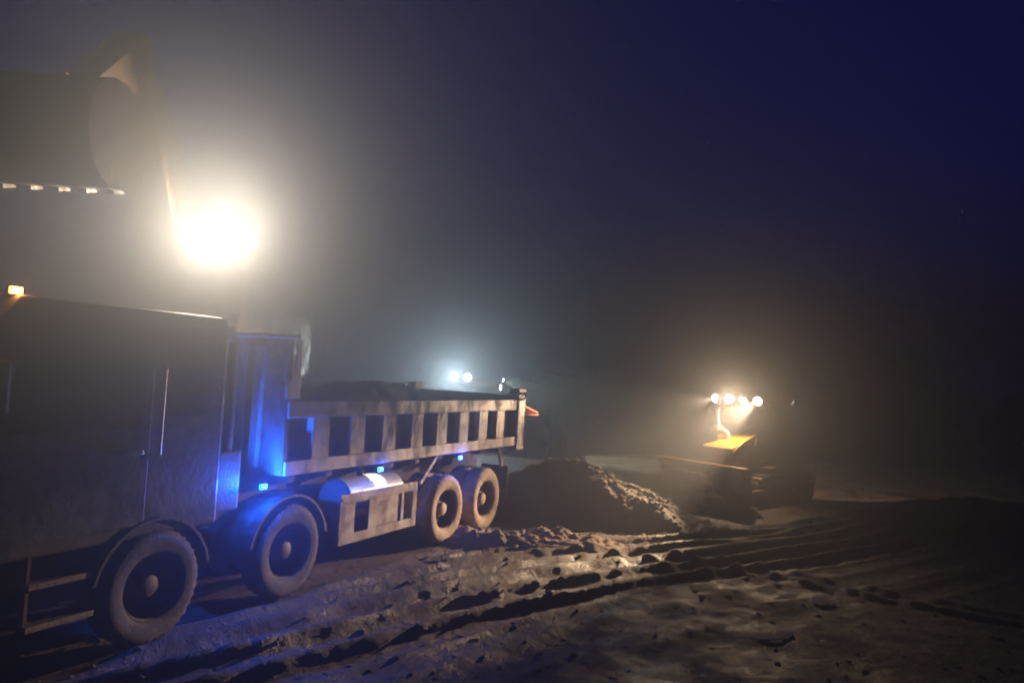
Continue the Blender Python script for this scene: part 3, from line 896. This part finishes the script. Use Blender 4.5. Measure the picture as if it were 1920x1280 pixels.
# rear (engine) is towards +x in the world => local -x
def loader_wheel():
    root = empty('wheel')
    prof = [(.33, -.16), (.38, -.22), (.55, -.25), (.66, -.22), (.69, -.1), (.69, .1), (.66, .22), (.55, .25), (.38, .22), (.33, .16)]
    MB().lathe(prof, 'y', 44, lambda k, j: (.02 if k % 2 else -.025) if j in (3, 4, 5, 6) else 0).build('tyre', M['rubber'], root, smooth=True)
    MB().lathe([(.36, .19), (.33, .1), (.2, .04), (.16, .12), (0, .13)], 'y', 28).build('rim', M['orange'], root, smooth=True)
    return root
lw = loader_wheel(); ft = True
for x in (-1.2, 1.4):
    for s in (-1, 1):
        w = lw if ft else copy_tree(lw); ft = False
        w.parent = lod; w.location = (x, s*.95, .68); w.rotation_euler = (0, random.random(), 0 if s > 0 else math.pi)
MB().box(-1.9, 2.0, -.5, .5, .6, 1.0).build('frame', M['chassis'], lod, .03)
MB().prism([(-2.0, .85), (-.45, .9), (-.45, 1.72), (-1.35, 1.70), (-1.85, 1.48), (-2.0, 1.25)], -.68, .68).build('engine_hood', M['orange'], lod, .07)
MB().box(-2.16, -2.004, -.7, .7, .7, 1.1).build('counterweight', M['orange'], lod, .04)
MB().box(-2.03, -1.96, .52, .76, 1.0, 1.22).build('tail_lamp', M['tank'], lod, .02)
lcab = MB().prism([(-.4, 1.0), (.65, 1.0), (.75, 1.5), (.6, 2.35), (-.4, 2.35)], -.6, .6).build('cab', M['orange'], lod, .03)
for s in (-1, 1):
    MB().prism([(-.28, 1.5), (.58, 1.5), (.48, 2.25), (-.28, 2.25)], *sorted((s*.602, s*.61))).build('side_window', M['glass'], lcab)
    MB().prism([(-1.95, 1.18), (-.5, 1.3), (-.5, 1.36), (-1.9, 1.42)], *sorted((s*.682, s*1.15))).build('wheel_fender', M['orange'], lod, .01)
MB().box(-.5, .8, -.68, .68, 2.352, 2.45).build('roof', M['orange'], lod, .03)
MB().tube([(-.9, .2, 1.7), (-.9, .2, 2.25)], .05, 10).build('exhaust_pipe', M['steel'], lod)
for s in (-1, 1):
    MB().bar((.9, s*.35, 1.55), (2.6, s*.35, .75), .12, .3).build('lift_arm', M['orange'], lod, .01)
MB().prism([(2.5, .15), (3.5, .08), (3.5, .12), (2.62, .26), (2.55, .9), (2.9, 1.15), (2.87, 1.19), (2.45, .95)], -1.2, 1.2).build('bucket', M['orange'], lod)
marm = MB().tube([(-.35, .62, 2.2), (-.52, .98, 2.26)], .014, 8).build('mirror_arm', M['black'], lod)
# lamps on the near roof edge (world -y side = local +y)
for x in (.70, 1.20):
    work_lamp(lod, (x, .62, 2.58 if x < .8 else 2.57), (-.25, 1, -.12), 0 if x < .8 else 800, COOL, M['lens_cool'], .30, .30, 165, .5, round_=True)
MB().box(.55, 1.34, .5, .60, 2.451, 2.49).build('lamp_bar', M['black'], lod, .006)
work_lamp(lod, (-.52, 1.02, 2.30), (.1, 1, 0), 0, COOL, M['lens_cool'], .07, .2, 150, .5, 'mirror_glint')  # glowing face on the mirror arm, in place of the mirror's glint
# rear flood that lights the field to the right
work_lamp(lod, (-.55, .45, 2.55), (-1, .12, -.36), 3000, (.86, 1, .74), M['lens_cool'], .16, .13, 70, .8, 'unseen_rear_lamp')

# ------------------------------------------------------------------ trees along the far edge
def make_tree(h, w, seed, mat, bushy=False, nleaf=3000):
    r = np.random.default_rng(seed)
    root = empty('tree')
    mb = MB()
    th = h*(.25 if bushy else .42)
    mb.tube([(0, 0, -.4), (.05, 0, th*.5), (-.05, .08, th), (0, 0, h*.75)], [.02*h+.05, .017*h+.03, .013*h+.02, .01*h], 8)
    blobs = []
    nb = 9 if not bushy else 7
    for k in range(nb):
        a = r.random()*6.28; rad = w*.5*r.random()**.6*.75
        z = h*(.38+.52*r.random()) if not bushy else h*(.2+.62*r.random())
        sc = w*(.16+.14*r.random())
        blobs.append((rad*math.cos(a), rad*math.sin(a), z, sc))
        mb.tube([(0, 0, th*(.6+.4*r.random())), (rad*.5*math.cos(a), rad*.5*math.sin(a), (z+th)/2), (rad*math.cos(a), rad*math.sin(a), z)], [.011*h, .007*h, .003*h], 6)
    mb.build('trunk', M['bark'], root)
    n = nleaf
    bi = r.integers(nb, size=n); B = np.array(blobs)[bi]
    d = r.normal(size=(n, 3)); d /= np.linalg.norm(d, axis=1)[:, None]
    rad = B[:, 3]*(r.random(n)**.45)*(1+.25*r.normal(size=n))
    c = B[:, :3] + d*rad[:, None]*np.array([1.15, 1.15, .85])
    u = r.normal(size=(n, 3)); u /= np.linalg.norm(u, axis=1)[:, None]
    v = np.cross(u, r.normal(size=(n, 3))); v /= np.linalg.norm(v, axis=1)[:, None]
    s = (.10+.12*r.random(n))[:, None]*(h/7)**.5
    co = np.stack([c-u*s, c+v*s*.6, c+u*s, c-v*s*.6], 1).reshape(-1, 3)
    q = np.arange(4*n).reshape(-1, 4)
    crown = link('crown', np_mesh('crown', co, q, mat, False), root)
    return root
def place(t, x, y, rz, s, label, group, name):
    t.location = (x, y, gz(x, y)); t.rotation_euler = (0, 0, rz); t.scale = (s, s, s)
    t.name = name
    tag(t, label, name.split('.')[0].replace('_', ' '), group)
    return t
T1 = make_tree(8.2, 6.4, 1, M['leaf']); T2 = make_tree(6.8, 6.8, 2, M['leaf']); T3 = make_tree(4.0, 5.5, 3, M['leaf2'], True); T4 = make_tree(3.0, 6.0, 4, M['leaf2'], True)
GT = 'trees along the far field edge'; GB = 'bushes along the far field edge'
used = set()
def put(T, x, y, s, label, group, name):
    t = T if id(T) not in used else copy_tree(T)
    used.add(id(T))
    return place(t, x, y, random.random()*6.28, s, label, group, name)
put(T1, 31.5, 60, 1.06, 'tallest dark leafy tree standing apart beyond the bulldozer', GT, 'tree')
put(T2, 26.5, 60, 1.1, 'broad round crowned dark tree beyond the bulldozer', GT, 'tree')
TL = 'dark leafy tree in the row along the far field edge'
for x, y, s, T in ((22.8, 61, .95, T2), (18.5, 64, .98, T1), (13.5, 62, .95, T2), (9.2, 66, .95, T1), (4.5, 63, 1.0, T2), (0.2, 67, .95, T1), (-5, 64, .9, T2), (-10.5, 66, .9, T1), (36.2, 66, .62, T2), (44, 64, .6, T2)):
    put(T, x, y, s, TL, GT, 'tree')
BLAB = 'low dense bush in the dark belt at the field edge'
for k in range(22):
    x = -18 + 3.1*k + random.uniform(-.6, .6); y = 57+random.uniform(-2.5, 2.5)
    put(T3 if k % 2 else T4, x, y, random.uniform(.75, 1.05), BLAB, GB, 'bush')

# ------------------------------------------------------------------ hazy night air
hz = MB().box(-335, 335, -60, 345, -2.5, 10.5).build('haze', bpy.data.materials.new('hazy_air'))
hm = hz.data.materials[0]; hm.use_nodes = True
hn = hm.node_tree
hm.cycles.volume_sampling = 'EQUIANGULAR'
hm.cycles.homogeneous_volume = True
for n_ in list(hn.nodes): hn.nodes.remove(n_)
vo = hn.nodes.new('ShaderNodeVolumePrincipled')
vo.inputs['Color'].default_value = (.84, .90, 1.0, 1)
vo.inputs['Density'].default_value = .010
vo.inputs['Anisotropy'].default_value = .81
ho = hn.nodes.new('ShaderNodeOutputMaterial')
hn.links.new(vo.outputs[0], ho.inputs['Volume'])
tag(hz, 'dusty damp night air hanging over the whole site', 'haze', kind='stuff')
